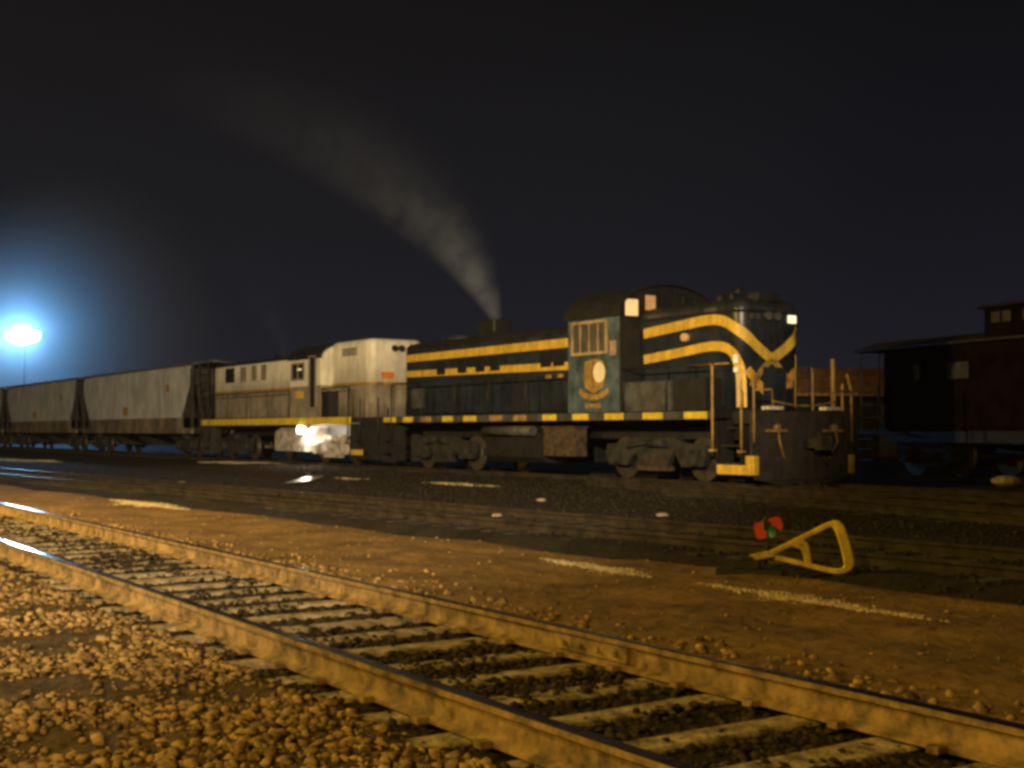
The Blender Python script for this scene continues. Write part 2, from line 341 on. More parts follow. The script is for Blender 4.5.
# cab
prof = [(-1.5, 1.59), (-1.5, 3.95)] + [(1.5*math.sin(a), 3.95+0.72*math.cos(a)) for a in [math.radians(-90+180*k/16) for k in range(1, 16)]] + [(1.5, 3.95), (1.5, 1.59)]
MB().prism([(y, z) for y, z in prof], 'x', -4.5, -6.6).build('cab', M['cabblue'], L1)
ro = [(1.56*math.sin(a), 3.93+0.79*math.cos(a)) for a in [math.radians(-93+186*k/20) for k in range(21)]]
ri = [(1.51*math.sin(a), 3.95+0.74*math.cos(a)) for a in [math.radians(93-186*k/20) for k in range(21)]]
MB().prism(ro+ri, 'x', -4.38, -6.74).build('cab_roof', M['black'], L1)
ff = MB(); ff.prism([(y*0.995, z if z < 3.96 else z-0.01) for y, z in prof], 'x', -4.44, -4.499); ff.build('cab_front', M['black'], L1)
def window(parent, axis, plane, out, a0, a1, z0, z1, fm, gm, name='window', bars=1, fw=0.06):
    """a frame of four bars and a pane behind it; axis = wall normal"""
    f = MB(); t0, t1 = plane, plane+out*0.045
    def bx(u0, u1, w0, w1, p0, p1, b=f):
        if axis == 'y': b.box(u0, u1, p0, p1, w0, w1)
        else: b.box(p0, p1, u0, u1, w0, w1)
    bx(a0, a1, z1-fw, z1, t0, t1); bx(a0, a1, z0, z0+fw, t0, t1); bx(a0, a0+fw, z0+fw, z1-fw, t0, t1); bx(a1-fw, a1, z0+fw, z1-fw, t0, t1)
    for k in range(1, bars+1):
        c = a0+(a1-a0)*k/(bars+1); bx(c-0.02, c+0.02, z0+fw, z1-fw, t0, t1-out*0.01)
    w = f.build(name, fm, parent)
    g = MB(); bx(a0+fw, a1-fw, z0+fw, z1-fw, plane+out*0.002, plane+out*0.014, g); g.build('pane', gm, w)
    return w
for sy in (-1, 1):
    window(L1, 'y', sy*1.502, sy, -6.42, -4.95, 3.00, 3.84, M['tan'], M['glass'] if sy > 0 else M['paleglass'], bars=3, fw=0.07)
window(L1, 'x', -4.44, 1, -1.43, -0.96, 3.86, 4.32, M['black'], M['litglass'], bars=0, fw=0.03)
window(L1, 'x', -4.44, 1, -0.82, -0.42, 4.02, 4.44, M['black'], M['litdim'], bars=0, fw=0.03)
window(L1, 'x', -4.44, 1, 0.42, 0.82, 4.02, 4.42, M['black'], M['glass'], bars=0, fw=0.03)
window(L1, 'x', -4.44, 1, 0.96, 1.40, 3.86, 4.28, M['black'], M['glass'], bars=0, fw=0.03)
q = MB(); q.box(-4.43, -4.40, -1.42, -0.95, 1.62, 3.62); q.build('cab_door', M['black'], L1)
q = MB()
q.prism([(-5.87, 2.20), (-5.95, 2.50), (-5.87, 2.84), (-5.50, 2.90), (-5.13, 2.84), (-5.05, 2.50), (-5.13, 2.20), (-5.5, 2.05)], 'y', -1.503, -1.512)
em = q.build('emblem', M['dullgold'], L1)
q = MB(); q.prism([(-5.28+0.24*math.cos(a), 2.56+0.25*math.sin(a)) for a in [2*PI*k/20 for k in range(20)]], 'y', -1.514, -1.522); q.build('emblem_disc', M['emblemcream'], em)
q = MB()
a = [math.radians(200+140*k/12) for k in range(13)]
q.prism([(-5.5+0.66*math.cos(t), 2.17+0.28*math.sin(t)) for t in a] + [(-5.5+0.60*math.cos(t), 2.29+0.26*math.sin(t)) for t in reversed(a)], 'y', -1.514, -1.524); q.build('scroll', M['dullgold'], em)
q = MB(); q.box(-5.85, -5.25, -1.503, -1.512, 1.70, 1.80); q.build('cab_plate', M['dullgold'], L1)
q = MB(); q.box(-4.62, -4.86, -1.503, -1.515, 2.95, 3.30); q.build('cab_panel', mat('pinkish_patch', (0.45, 0.30, 0.20), .5), L1)
# boxes along the walkway
q = MB(); q.box(-2.72, -4.42, -0.93, -1.42, 1.60, 2.24); q.box(-2.70, -4.44, -0.92, -1.44, 2.24, 2.28); b_ = q.build('battery_box', M['greybox'], L1)
for sx in (2.9, 3.75):
    q = MB(); q.box(-sx, -sx-0.6, -1.422, -1.435, 1.68, 2.16); q.build('box_door', M['greybox'], b_)
q = MB(); q.box(-1.55, -2.66, -0.93, -1.40, 1.60, 2.30); q.build('sand_box', M['black'], L1)
for k in range(3):
    pass
q = MB(); q.tube([(-1.3, -1.0, 2.62), (-2.6, -1.0, 2.62)], 0.022); q.tube([(-1.3, -1.0, 2.62), (-1.3, -0.92, 2.62)], .022); q.tube([(-2.6, -1.0, 2.62), (-2.6, -0.92, 2.62)], .022); q.build('grab_rail', M['dullgold'], L1)
loco_stairs(L1, 0, 1, M['dullgold']); loco_stairs(L1, -17.3, -1, M['black'])
def side_rails(T, L, m, gaps=()):
    for sy in (-1, 1):
        for (a, b) in gaps:
            r = MB(); r.tube([(-a, sy*1.46, 2.60), (-b, sy*1.46, 2.60)], 0.02, 6)
            n = max(1, round((b-a)/1.9))
            for k in range(n+1): x = -(a+(b-a)*k/n); r.tube([(x, sy*1.46, 1.58), (x, sy*1.46, 2.60)], 0.02, 6)
            r.build('handrail', m, T)
side_rails(L1, 16.5, M['black'], ((1.25, 4.4), (6.75, 16.05)))
# pilot, step edge, plough
q = MB()
out = [(-1.5, 1.56), (-1.5, 0.45), (-1.38, 0.12), (-0.8, 0.02), (0.8, 0.02), (1.38, 0.12), (1.5, 0.45), (1.5, 1.56)]
q.prism(out, 'x', -0.07, 0.0); q.prism([(-1.1, 0.10), (-1.1, 0.95), (-0.3, 1.0), (0.3, 1.0), (1.1, 0.95), (1.1, 0.10)], 'x', 0.002, 0.05)
pl = q.build('pilot', M['plow'], L1)
for y in (-0.85, 0.85):
    q = MB(); q.cyl((0.06, y, 1.22), 'x', 0.07, 0.12, 12); q.tube([(0.1, y, 1.2), (0.16, y, 0.9), (0.1, y*0.8, 0.55)], 0.025, 6); q.build('air_hose', M['dullgold'], pl)
    q = MB(); q.box(-0.02, 0.10, y-0.28, y+0.28, 1.12, 1.17); q.build('footboard', M['dullgold'], pl)
    q = MB(); q.box(-0.05, 0.14, y-0.22-.1, y+0.12, 1.59, 1.66); q.build('cover_plate', mat('pale_cover', (.8, .7, .5), .35), L1)
q = MB(); q.tube([(0.1, 0.32, 1.1), (0.17, 0.4, .8), (.12, .5, .5), (.1, .62, .4)], .03, 6); q.build('air_hose', M['rusttruck'], pl)
for sy in (-1, 1):
    q = MB(); q.box(0.004, 0.05, sy*1.5, sy*1.36, 0.22, 0.62); q.box(0.004, -0.16, sy*1.502, sy*1.54, 0.22, 0.62)
    q.box(-0.16, -1.05, sy*1.502, sy*1.54, 0.22, 0.42); q.build('corner_step_edge', M['gold'], L1)
    q = MB(); q.tube([(0.02, sy*1.46, 0.9), (0.02, sy*1.46, 2.0), (-0.05, sy*1.40, 2.4)], 0.028, 8); q.tube([(0.02, sy*1.46, 2.0), (0.02, sy*0.95, 2.02), (0.02, sy*0.9, 1.58)], 0.022, 8); q.build('end_rail', M['dullgold'], L1)
q = MB(); q.tube([(0.02, -0.95+1.9*k/10, 1.78-0.10*math.sin(PI*k/10)) for k in range(11)], 0.018, 6); q.build('safety_chain', M['dullgold'], L1)
q = MB(); q.tube([(-0.5, 1.44, 1.6), (-0.5, 1.44, 2.75)], 0.05, 8); q.build('end_post', M['dullgold'], L1)
coupler(L1, 0.05, 1); coupler(L1, -17.3, -1)
truck(L1, -3.7, m=M['truck'], m3=M['rusttruck']); truck(L1, -13.6, m=M['truck'])
# bright lower edge of front truck and tanks
for sx0, sx1, z0, z1, m_ in ((5.9, 7.6, 0.55, 1.28, 'truck'), ):
    pass
q = MB(); q.box(-6.5, -7.9, -1.0, -1.36, 0.50, 1.22); q.box(-6.45, -7.95, -0.98, -1.38, 1.22, 1.26); q.build('tool_box', M['rusttruck'], L1)
q = MB(); q.prism([(-1.3, 0.45), (-1.3, 1.05), (-1.0, 1.28), (1.0, 1.28), (1.3, 1.05), (1.3, 0.45), (1.1, 0.3), (-1.1, 0.3)], 'x', -8.1, -10.9); q.build('fuel_tank', M['black'], L1)
q = MB(); q.tube([(-8.3, -1.42, 1.14), (-10.7, -1.42, 1.14)], 0.13, 14); q.build('air_reservoir', M['greybox'], L1)
q = MB(); q.box(-0.1, -0.3, -1.3, 1.3, 0.15, 1.3); q.build('end_sheet', M['plow'], L1); bpy.data.objects['end_sheet'].location.x = -16.9

# ================================================================= LOCOMOTIVE 2
S2 = 18.0; LL = 15.6
L2 = empty('diesel_locomotive', train_loc(S2), RZ, label='cream and grey diesel locomotive with yellow sill and a lamp over its truck', cat='locomotive', group='locomotives coupled in the train')
frame_parts(L2, LL, M['black'])
for sy in (-1, 1):
    q = MB(); q.box(-1.0, -LL+0.15, sy*1.502, sy*1.52, 1.36, 1.60); q.build('side_sill', M['yellow'], L2)
def two_tone(name, x0, x1, w, z1, zsplit, r0, r1, parent, mu, ml):
    hood_mesh(x0, x1, w, zsplit, z1, r0, r1, 0.22).build(name, mu, parent)
    b = MB(); b.loft([[(x, y, z) for x, y in footprint(x0, x1, w, r0, r1, 0)] for z in (1.59, zsplit-0.001)], 0, True, True); b.build(name+'_lower_panel', ml, parent)
    b = MB(); b.loft([[(x, y, z) for x, y in footprint(x0, x1, w, r0, r1, -0.012)] for z in (zsplit-0.05, zsplit+0.05)], 0, True, True); b.build('belt_line', M['dullgold'], parent)
two_tone('short_hood', -0.55, -3.45, 1.05, 4.22, 2.72, 0.35, 0.05, L2, M['cream'], M['lowgrey'])
two_tone('long_hood', -6.1, -15.3, 1.0, 3.92, 2.72, 0.05, 0.2, L2, M['cream'], M['lowgrey'])
prof2 = [(-1.5, 2.72), (-1.5, 3.70)] + [(1.5*math.sin(a), 3.70+0.55*math.cos(a)) for a in [math.radians(-90+180*k/14) for k in range(1, 14)]] + [(1.5, 3.70), (1.5, 2.72)]
MB().prism(prof2, 'x', -3.46, -6.05).build('cab', M['cream'], L2)
MB().box(-3.46, -6.05, -1.5, 1.5, 1.605, 2.718).build('cab_lower_panel', M['lowgrey'], L2)
ro = [(1.55*math.sin(a), 3.70+0.62*math.cos(a)) for a in [math.radians(-92+184*k/18) for k in range(19)]]
ri = [(1.505*math.sin(a), 3.71+0.57*math.cos(a)) for a in [math.radians(92-184*k/18) for k in range(19)]]
MB().prism(ro+ri, 'x', -3.36, -6.2).build('cab_roof', M['black'], L2)
hr = MB(); hr.loft([[(x, y, z) for x, y in footprint(-6.1, -15.3, 1.0, .05, .2, i)] for z, i in ((3.80, -0.01), (3.88, 0.05), (3.94, 0.16), (3.97, 0.3))], 0, True, True); hr.build('hood_roof', M['black'], L2)
window(L2, 'y', -1.502, -1, -5.9, -4.75, 2.95, 3.58, M['lowgrey'], M['glass'], bars=1)
window(L2, 'y', -1.502, -1, -4.35, -3.75, 1.9, 3.78, M['lowgrey'], M['glass'], name='cab_door', bars=0)
q = MB(); q.box(-4.95, -5.25, -1.55, -1.58, 3.30, 3.36); q.build('window_glint', mat('glint', (.9, .8, .6), .2, emis=(1, .8, .4), estr=.5), L2)  # glowing bar that paints a glint on the cab window
for a, b, m_ in ((12.9, 13.9, 'black'), (11.6, 12.2, 'lowgrey'), (10.5, 11.0, 'lowgrey'), (9.5, 10.0, 'lowgrey')):
    q = MB(); q.box(-a, -b, -1.013, -1.03, 3.12, 3.72)
    for k in range(6): q.box(-a-0.05, -b+0.05, -1.03, -1.045, 3.18+.09*k, 3.21+.09*k)
    q.build('louvre', M[m_], L2)
for k in range(9):
    s = 6.35 + k*0.97; q = MB(); q.box(-s, -s-0.88, -1.014, -1.028, 1.68, 2.60); q.build('hood_door', M['lowgrey'], L2)
q = MB()
for k in range(4): q.box(-1.5, -2.6, -1.052, -1.075, 3.70+.07*k, 3.735+.07*k)
q.build('louvre', M['black'], L2)
q = MB(); q.box(-0.53, -0.549, -0.62, -0.15, 2.88, 3.10); q.build('number_plate', M['orange'], L2)
q = MB(); q.box(-4.9, -5.6, -1.503, -1.52, 2.30, 2.56); q.build('cab_plate', M['gold'], L2)
for y in (-0.13, 0.13):
    q = MB(); q.cyl((-0.52, y, 3.9), 'x', 0.11, 0.08, 16); q.build('headlight', M['black'], L2)
q = MB(); q.box(-9.9, -10.6, -0.25, 0.25, 3.94, 4.15); q.build('exhaust_stack', M['black'], L2)
q = MB(); q.cyl((-7.7, 0, 4.0), 'z', 0.5, 0.14, 24); q.build('radiator_fan', M['black'], L2)
q = MB(); q.box(-2.9, -3.4, -1.06, -1.45, 1.60, 2.5); q.build('battery_box', M['black'], L2)
loco_stairs(L2, 0, 1, M['black']); loco_stairs(L2, -LL, -1, M['black'])
side_rails(L2, LL, M['black'], ((1.2, 3.4), (6.2, 14.6)))
q = MB(); q.prism([(-1.45, 1.56), (-1.45, 0.5), (-1.2, 0.2), (1.2, 0.2), (1.45, 0.5), (1.45, 1.56)], 'x', -0.07, 0); q.build('pilot', M['black'], L2)
q = MB(); q.box(-0.1, -0.9, -1.505, -1.55, 0.35, 0.52); q.build('corner_step_edge', M['gold'], L2)
coupler(L2, 0, 1); coupler(L2, -LL, -1)
truck(L2, -3.2, 2.5, M['lamplittruck']); truck(L2, -12.4, 2.5, M['truck'])
q = MB(); q.prism([(-1.3, 0.4), (-1.3, 1.1), (-1.0, 1.3), (1.0, 1.3), (1.3, 1.1), (1.3, 0.4)], 'x', -5.1, -7.9); q.build('fuel_tank', M['lamplittruck'], L2); bpy.data.objects['fuel_tank.001'].scale.x = 1.0
# the work lamp under the sill
q = MB(); q.cyl((-4.95, -1.50, 1.20), 'x', 0.15, 0.10, 16); wl = q.build('work_lamp', M['black'], L2)
q = MB(); q.cyl((-4.88, -1.54, 1.18), 'x', 0.13, 0.05, 16); q.cyl((-4.95, -1.62, 1.18), 'y', 0.14, 0.05, 16)
q.build('lens', mat('work_lamp_glow', (1, 1, 1), .5, emis=(1.0, 0.90, 0.68), estr=14.0, var=0), wl)

# ================================================================= COVERED HOPPERS
HL = 17.7
def hopper(loc, label):
    T = empty('hopper_car', loc, RZ, label=label, cat='freight car', group='grey covered hopper cars in the train')
    side = [(-0.25, 3.95), (-0.25, 3.15), (-1.35, 1.72), (-1.35, 1.30), (-HL+1.35, 1.30), (-HL+1.35, 1.72), (-HL+0.25, 3.15), (-HL+0.25, 3.95)]
    rings = []
    b = MB()
    prof = [(-1.5, 1.72), (-1.52, 3.80), (-1.42, 3.98), (-0.7, 4.12), (0.7, 4.12), (1.42, 3.98), (1.52, 3.80), (1.5, 1.72)]
    def endx(z, e):
        d = 0.25 if z >= 3.15 else 0.25 + (3.15-z)/(3.15-1.72)*1.1
        return -d if e else -HL+d
    full = [(y, z) for y, z in [(-1.5, 1.72), (-1.52, 3.15), (-1.52, 3.80), (-1.42, 3.98), (-0.7, 4.12), (0.7, 4.12), (1.42, 3.98), (1.52, 3.80), (1.52, 3.15), (1.5, 1.72)]]
    r0 = [(endx(z, 1), y, z) for y, z in full]; r1 = [(endx(z, 0), y, z) for y, z in full]
    n = len(full); b.add(r0+r1, [(i, (i+1) % n, n+(i+1) % n, n+i) for i in range(n)]); b.build('hopper_body', M['hopper'], T)
    for e in (1, 0):      # slope sheets and end walls, end shadow put into their dark colour
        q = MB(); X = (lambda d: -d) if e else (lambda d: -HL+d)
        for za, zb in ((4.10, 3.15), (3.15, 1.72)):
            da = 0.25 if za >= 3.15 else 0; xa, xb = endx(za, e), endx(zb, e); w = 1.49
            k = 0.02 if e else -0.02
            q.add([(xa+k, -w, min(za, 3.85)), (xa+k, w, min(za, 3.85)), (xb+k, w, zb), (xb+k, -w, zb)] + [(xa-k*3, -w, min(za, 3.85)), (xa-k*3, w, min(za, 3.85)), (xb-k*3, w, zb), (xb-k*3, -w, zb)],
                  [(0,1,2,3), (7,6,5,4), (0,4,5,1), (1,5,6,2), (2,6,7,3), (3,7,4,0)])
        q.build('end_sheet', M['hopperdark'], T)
        q = MB()
        for y in (-1.47, 1.47):
            q.box(X(0.05), X(0.15), y-0.05, y+0.05, 1.2, 3.95)
        for y in (-1.2, -0.8):
            q.tube([(X(0.02), y, 1.2), (X(0.02), y, 4.1)], 0.025, 6)
        for k in range(9): q.tube([(X(0.02), -1.2, 1.35+.32*k), (X(0.02), -0.8, 1.35+.32*k)], 0.018, 6)
        q.box(X(0.0), X(1.3), -1.3, 1.3, 1.18, 1.26)
        q.build('end_ladder', M['hopperdark'], T)
        coupler(T, 0 if e else -HL, 1 if e else -1)
    q = MB()
    for sy in (-1, 1): q.box(-0.05, -HL+0.05, sy*1.40, sy*1.52, 1.02, 1.26); q.box(-1.3, -HL+1.3, sy*1.45, sy*1.50, 1.26, 1.80)
    q.build('side_sill', M['hopperlow'], T)
    q = MB(); q.box(-0.4, -HL+0.4, -0.45, 0.45, 4.14, 4.20)
    for k in range(10): q.cyl((-1.2-1.7*k, 0, 4.24), 'z', 0.36, 0.08, 16)
    q.box(-0.2, -HL+0.2, -1.40, -1.30, 4.0, 4.10); q.build('roof_walk', M['roofgrey'], T)
    for k in range(3):
        c = -3.9-k*4.95; q = MB(); q.loft([[(c+1.3, -1.35, 1.3), (c+1.3, 1.35, 1.3), (c-1.3, 1.35, 1.3), (c-1.3, -1.35, 1.3)], [(c+0.35, -0.5, 0.42), (c+0.35, 0.5, 0.42), (c-0.35, 0.5, 0.42), (c-0.35, -0.5, 0.42)]]); q.build('outlet_chute', M['hopperdark'], T)
    q = MB(); q.box(-9.3, -10.2, -1.504, -1.514, 1.9, 2.3); q.box(-3.0, -3.5, -1.524, -1.534, 2.9, 3.2); q.build('placard', M['dullgold'], T)
    truck(T, -1.9, 1.75, M['truck']); truck(T, -HL+1.9, 1.75, M['truck'])
    return T
H1 = hopper(train_loc(34.6), 'grey covered hopper car coupled directly behind the cream locomotive')
for i, lab in enumerate(('second grey covered hopper car, under the bright blue-white lamp', 'last hopper car in the train, cut off by the left edge of the photo')):
    c = copy_tree(H1); c.location = train_loc(34.6+(HL+1.35)*(i+1)); c['label'] = lab

# ================================================================= CABOOSE
T2 = math.atan(509/1300.0); C2, Sn2 = math.cos(T2), math.sin(T2)
RZ2 = math.atan2(-C2, Sn2)
fw2 = Vector((Sn2, -C2)); aw2 = Vector((C2, Sn2))
CB = Vector((9.5, 34.5)) + aw2*1.45                 # far (left) body end, centreline
K = empty('caboose', (CB.x, CB.y, RT), RZ2, label='dark red caboose with a roof cupola standing right of the locomotives', cat='caboose')
MB().box(0.6, 10.0, -1.45, 1.45, 1.15, 3.3).build('body', M['caboose'], K)
rf = [(1.62*math.sin(a), 3.02+0.52*math.cos(a)) for a in [math.radians(-60+120*k/10) for k in range(11)]]
rf = [(-1.6, 3.30)] + [(y, z+0.04) for y, z in rf if abs(y) < 1.5] + [(1.6, 3.30), (1.6, 3.24), (-1.6, 3.24)]
MB().prism(rf, 'x', -0.55, 11.0).build('roof', M['cabooseroof'], K)
MB().box(4.3, 6.9, -1.40, 1.40, 3.3, 4.02).build('cupola', M['caboose'], K)
q = MB(); q.prism([(-1.52, 4.02), (-1.4, 4.10), (0, 4.20), (1.4, 4.10), (1.52, 4.02)], 'x', 4.1, 7.1); q.build('cupola_roof', M['cabooseroof'], K)
for x0, x1 in ((4.5, 5.25), (5.5, 6.5)):
    window(K, 'y', -1.402, -1, x0, x1, 3.62, 3.95, M['caboose'], M['paleglass'], bars=1, fw=0.04)
for x0, x1 in ((1.75, 2.1), (3.0, 3.9), (8.0, 8.8)):
    window(K, 'y', -1.452, -1, x0, x1, 2.35, 2.85, M['caboose'], M['paleglass'], bars=0, fw=0.05)
q = MB(); q.box(-0.6, 0.6, -1.4, 1.4, 1.05, 1.17); q.box(0.6, 10, -1.40, 1.40, 0.85, 1.149); q.build('underframe', M['black'], K)
for y in (-1.35, -0.75, 0.75, 1.35):
    q = MB(); q.tube([(-0.5, y, 1.15), (-0.5, y, 3.24)], 0.03 if abs(y) > 1 else .022, 6); q.build('platform_post', M['greybox'], K)
q = MB()
for z in (1.5, 1.85, 2.15): q.tube([(-0.5, -1.35, z), (-0.5, 1.35, z)], 0.022, 6)
q.build('end_railing', M['greybox'], K)
q = MB(); q.cyl((-0.6, 0.3, 2.2), 'x', 0.25, 0.03, 20); q.build('brake_wheel', M['greybox'], K)
for sy in (-1, 1):
    q = MB(); q.tube([(0.45, sy*1.50, 2.35), (0.42, sy*1.52, 1.5), (0.6, sy*1.52, 1.2), (1.1, sy*1.52, 1.06), (1.6, sy*1.5, 1.04)], 0.03, 6); q.build('grab_rail', M['greybox'], K)
    q = MB()
    for k in range(3): q.box(-0.5, 0.1, sy*1.2, sy*1.48, 0.35+.28*k, 0.39+.28*k)
    q.build('step', M['black'], K)
q = MB(); q.cyl((8.5, -.5, 3.9), 'z', .09, .8, 12); q.build('smoke_pipe', M['black'], K)
truck(K, 1.9, 1.7); truck(K, 8.7, 1.7)

# ================================================================= DISTANT SHED
sx, sy_ = 20.5, 62.0
SH = empty('shed', (sx, sy_, 0), 0, label='low dark shed with rusty sloping roof between locomotive nose and caboose', cat='building')
MB().box(-7.5, 7.5, 0, 8, 0, 3.0).build('wall', M['shedwall'], SH)
q = MB(); q.prism([(-0.6, 2.95), (4.2, 4.35), (8.6, 2.95), (8.6, 3.05), (4.2, 4.47), (-0.6, 3.07)], 'x', -8, 8)
for k in range(54): q.box(-8+.3*k, -7.94+.3*k, -0.6, -0.58, 3.0, 3.08)
rfo = q.build('roof', M['shedroof'], SH)
q = MB(); q.box(-3, -0.5, -0.06, -0.002, 0.05, 2.6); q.build('door', M['black'], SH)
for x in (2.0, 4.5): window(SH, 'y', -0.002, -1, x, x+1.1, 1.2, 2.1, M['black'], M['glass'])

# ================================================================= TRACKS
def railprof(): # half-profile in (across, z), z=0 top
    h = RT
    return [(-0.07, -h), (-0.07, -h+0.012), (-0.012, -h+0.03), (-0.010, -0.042), (-0.036, -0.034), (-0.036, -0.006), (-0.028, 0.0), (0.028, 0.0), (0.036, -0.006), (0.036, -0.034), (0.010, -0.042), (0.012, -h+0.03), (0.07, -h+0.012), (0.07, -h)]
def rail(parent, y, x0, x1, z, topm, webm=None):
    b = MB(); n = 60; prof = railprof(); rings = []
    for k in range(n+1):
        x = x0+(x1-x0)*k/n; rings.append([(x, y+a, z+c) for a, c in prof])
    np_ = len(prof)
    vs = [p for r in rings for p in r]
    for side in range(np_):
        fs = [(i*np_+side, i*np_+(side+1) % np_, (i+1)*np_+(side+1) % np_, (i+1)*np_+side) for i in range(n)]
        base = len(b.v)
        if side == 0: b.v += vs
        for f in fs: b.f.append(f); b.m.append(1 if side in (5, 6, 7) else 0); b.sm.append(False)
    o = b.build('rail', [webm or M['railweb'], topm], parent); return o
def track(name, label, th, Dn, t0, t1, topm, tiem, sp=0.54, tie_range=None, zt=RT, nparts=100, tl=2.5, webm=None, tz=0.0):
    """track whose near rail is the line at distance Dn; local x runs towards the camera, y away"""
    c, s = math.cos(th), math.sin(th)
    org = Vector((c, s))*(Dn+0.75)
    T = empty(name, (org.x, org.y, 0), math.atan2(-c, s), label=label, cat='railway track', group='yard tracks')
    for y in (-0.75, 0.75): rail(T, y, t0, t1, zt, topm, webm)
    a, b = tie_range or (t0, t1)
    xs = list(np.arange(b, a, -sp))                  # nearest first (larger local x = nearer)
    vis = xs[:nparts]; rest = xs[nparts:]
    for x in vis:
        q = MB(); w = (0.100 if tz < 0 else 0.115)+random.uniform(-.018, .012); dx = random.uniform(-.03, .03); hl = tl/2+random.uniform(-.05, .03); tz_ = tz+random.uniform(-0.012, 0.0)
        n = 8; rings = []
        sk = random.uniform(-.02, .02)
        for k in range(n+1):
            yy = -hl+2*hl*k/n; j = [random.uniform(-.007, .007) for _ in range(4)]
            rings.append([(x+dx+sk*yy-w+j[0], yy, tz_-0.14), (x+dx+sk*yy-w+j[0], yy, tz_-.012+j[2]*.5), (x+dx+sk*yy-w+.012, yy, tz_+j[2]*.5), (x+dx+sk*yy+w-.012, yy, tz_+j[3]*.5), (x+dx+sk*yy+w+j[1], yy, tz_-.012+j[3]*.5), (x+dx+sk*yy+w+j[1], yy, tz_-0.14)])
        q.loft(rings); o = q.build('sleeper', tiem, T)
    if rest:
        q = MB()
        for x in rest: q.box(x-.11, x+.11, -tl/2, tl/2, tz-.12, tz)
        tag(q.build('sleepers', tiem, T), kind='stuff')
    return T
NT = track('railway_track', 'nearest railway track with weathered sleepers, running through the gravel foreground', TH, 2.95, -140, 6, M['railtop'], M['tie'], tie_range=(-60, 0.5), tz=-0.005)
# tie plates and joint bars on near track
for y in (-0.75, 0.75):
    q = MB()
    for g in (-1, 1):
        for k in range(-30, 0): q.box(-0.3+k*0.54-0.03, -0.3+k*0.54+0.03, y+g*0.075, y+g*0.13, 0.0, 0.03)
    tag(q.build('rail_fastenings', M['railweb'], NT), kind='stuff')
for x, y in ((-8.85, -0.75), (-6.0, 0.75)):
    q = MB()
    for g in (-1, 1):
        q.box(x-0.34, x+0.34, y+g*0.014, y+g*0.04, 0.035, 0.118)
        for k in (-.25, -.08, .08, .25): q.cyl((x+k, y+g*0.045, 0.076), 'y', 0.016, 0.03, 8)
    q.build('joint_bar', M['railweb'], NT)
T3 = math.atan(981/1300.0)
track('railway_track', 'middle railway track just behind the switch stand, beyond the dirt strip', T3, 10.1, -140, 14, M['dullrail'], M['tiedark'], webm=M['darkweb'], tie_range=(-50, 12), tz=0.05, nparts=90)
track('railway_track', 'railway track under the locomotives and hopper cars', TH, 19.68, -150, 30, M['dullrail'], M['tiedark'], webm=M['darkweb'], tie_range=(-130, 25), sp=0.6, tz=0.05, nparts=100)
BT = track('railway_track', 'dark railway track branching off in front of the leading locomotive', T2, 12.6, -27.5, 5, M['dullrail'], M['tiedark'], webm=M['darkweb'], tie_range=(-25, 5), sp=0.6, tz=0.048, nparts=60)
off = CB.dot(aw2) - 0.75
track('railway_track', 'railway track carrying the caboose at the right', T2, off, -60, 10, M['dullrail'], M['tiedark'], webm=M['darkweb'], tie_range=(-45, 0), sp=0.6, tz=0.05, nparts=60)

# ================================================================= GROUND
def fb(x, y, sc, seed=0.0): return mnoise.fractal(Vector((x*sc, y*sc, seed)), 1.0, 2.0, 4)
def sheet(name, tvals, dvals, th, zf, m, edge=0.0, **kw):
    """grid in track coordinates (t along, d across); zf(x,y,t,d)"""
    c, s = math.cos(th), math.sin(th); v = []; nd_ = len(dvals)
    for t in tvals:
        for j, d in enumerate(dvals):
            dd = d
            x = d*c - t*s; y = d*s + t*c
            v.append((x, y, zf(x, y, t, d)))
    f = [(i*nd_+j, i*nd_+j+1, (i+1)*nd_+j+1, (i+1)*nd_+j) for i in range(len(tvals)-1) for j in range(nd_-1)]
    me = bpy.data.meshes.new(name); me.from_pydata(v, [], f); me.materials.append(m)
    me.polygons.foreach_set('use_smooth', [True]*len(f)); me.update()
    o = bpy.data.objects.new(name, me); COL.objects.link(o)
    if me.polygons[0].normal.z < 0: me.flip_normals()
    return tag(o, **kw)
def grow(a, b, st0, k):
    out = [a]; st = st0
    while out[-1] < b: out.append(out[-1]+st); st *= k
    return out
tl = [-x for x in reversed(grow(0, 430, 1.0, 1.10))][:-1] + list(np.arange(0, 60, 0.5)) + grow(60, 430, 0.6, 1.08)
dl = [-x for x in reversed(grow(0, 430, 1.0, 1.10))][:-1] + list(np.arange(0, 34, 0.18)) + grow(34, 430, 0.5, 1.09)
def ground_z(x, y, t=0, d=0):
    d3 = x*math.cos(T3)+y*math.sin(T3); e = max(0, min(1, (d3-9.15)/0.35)); e = e*e*(3-2*e)
    return -0.085 + 0.125*e + 0.022*fb(x, y, 0.5)*(1 if math.hypot(x, y) < 90 else 0)
gnd = sheet('ground', tl, dl, TH, ground_z, M['cinder'], label='dark cinder ground of the rail yard', kind='structure')
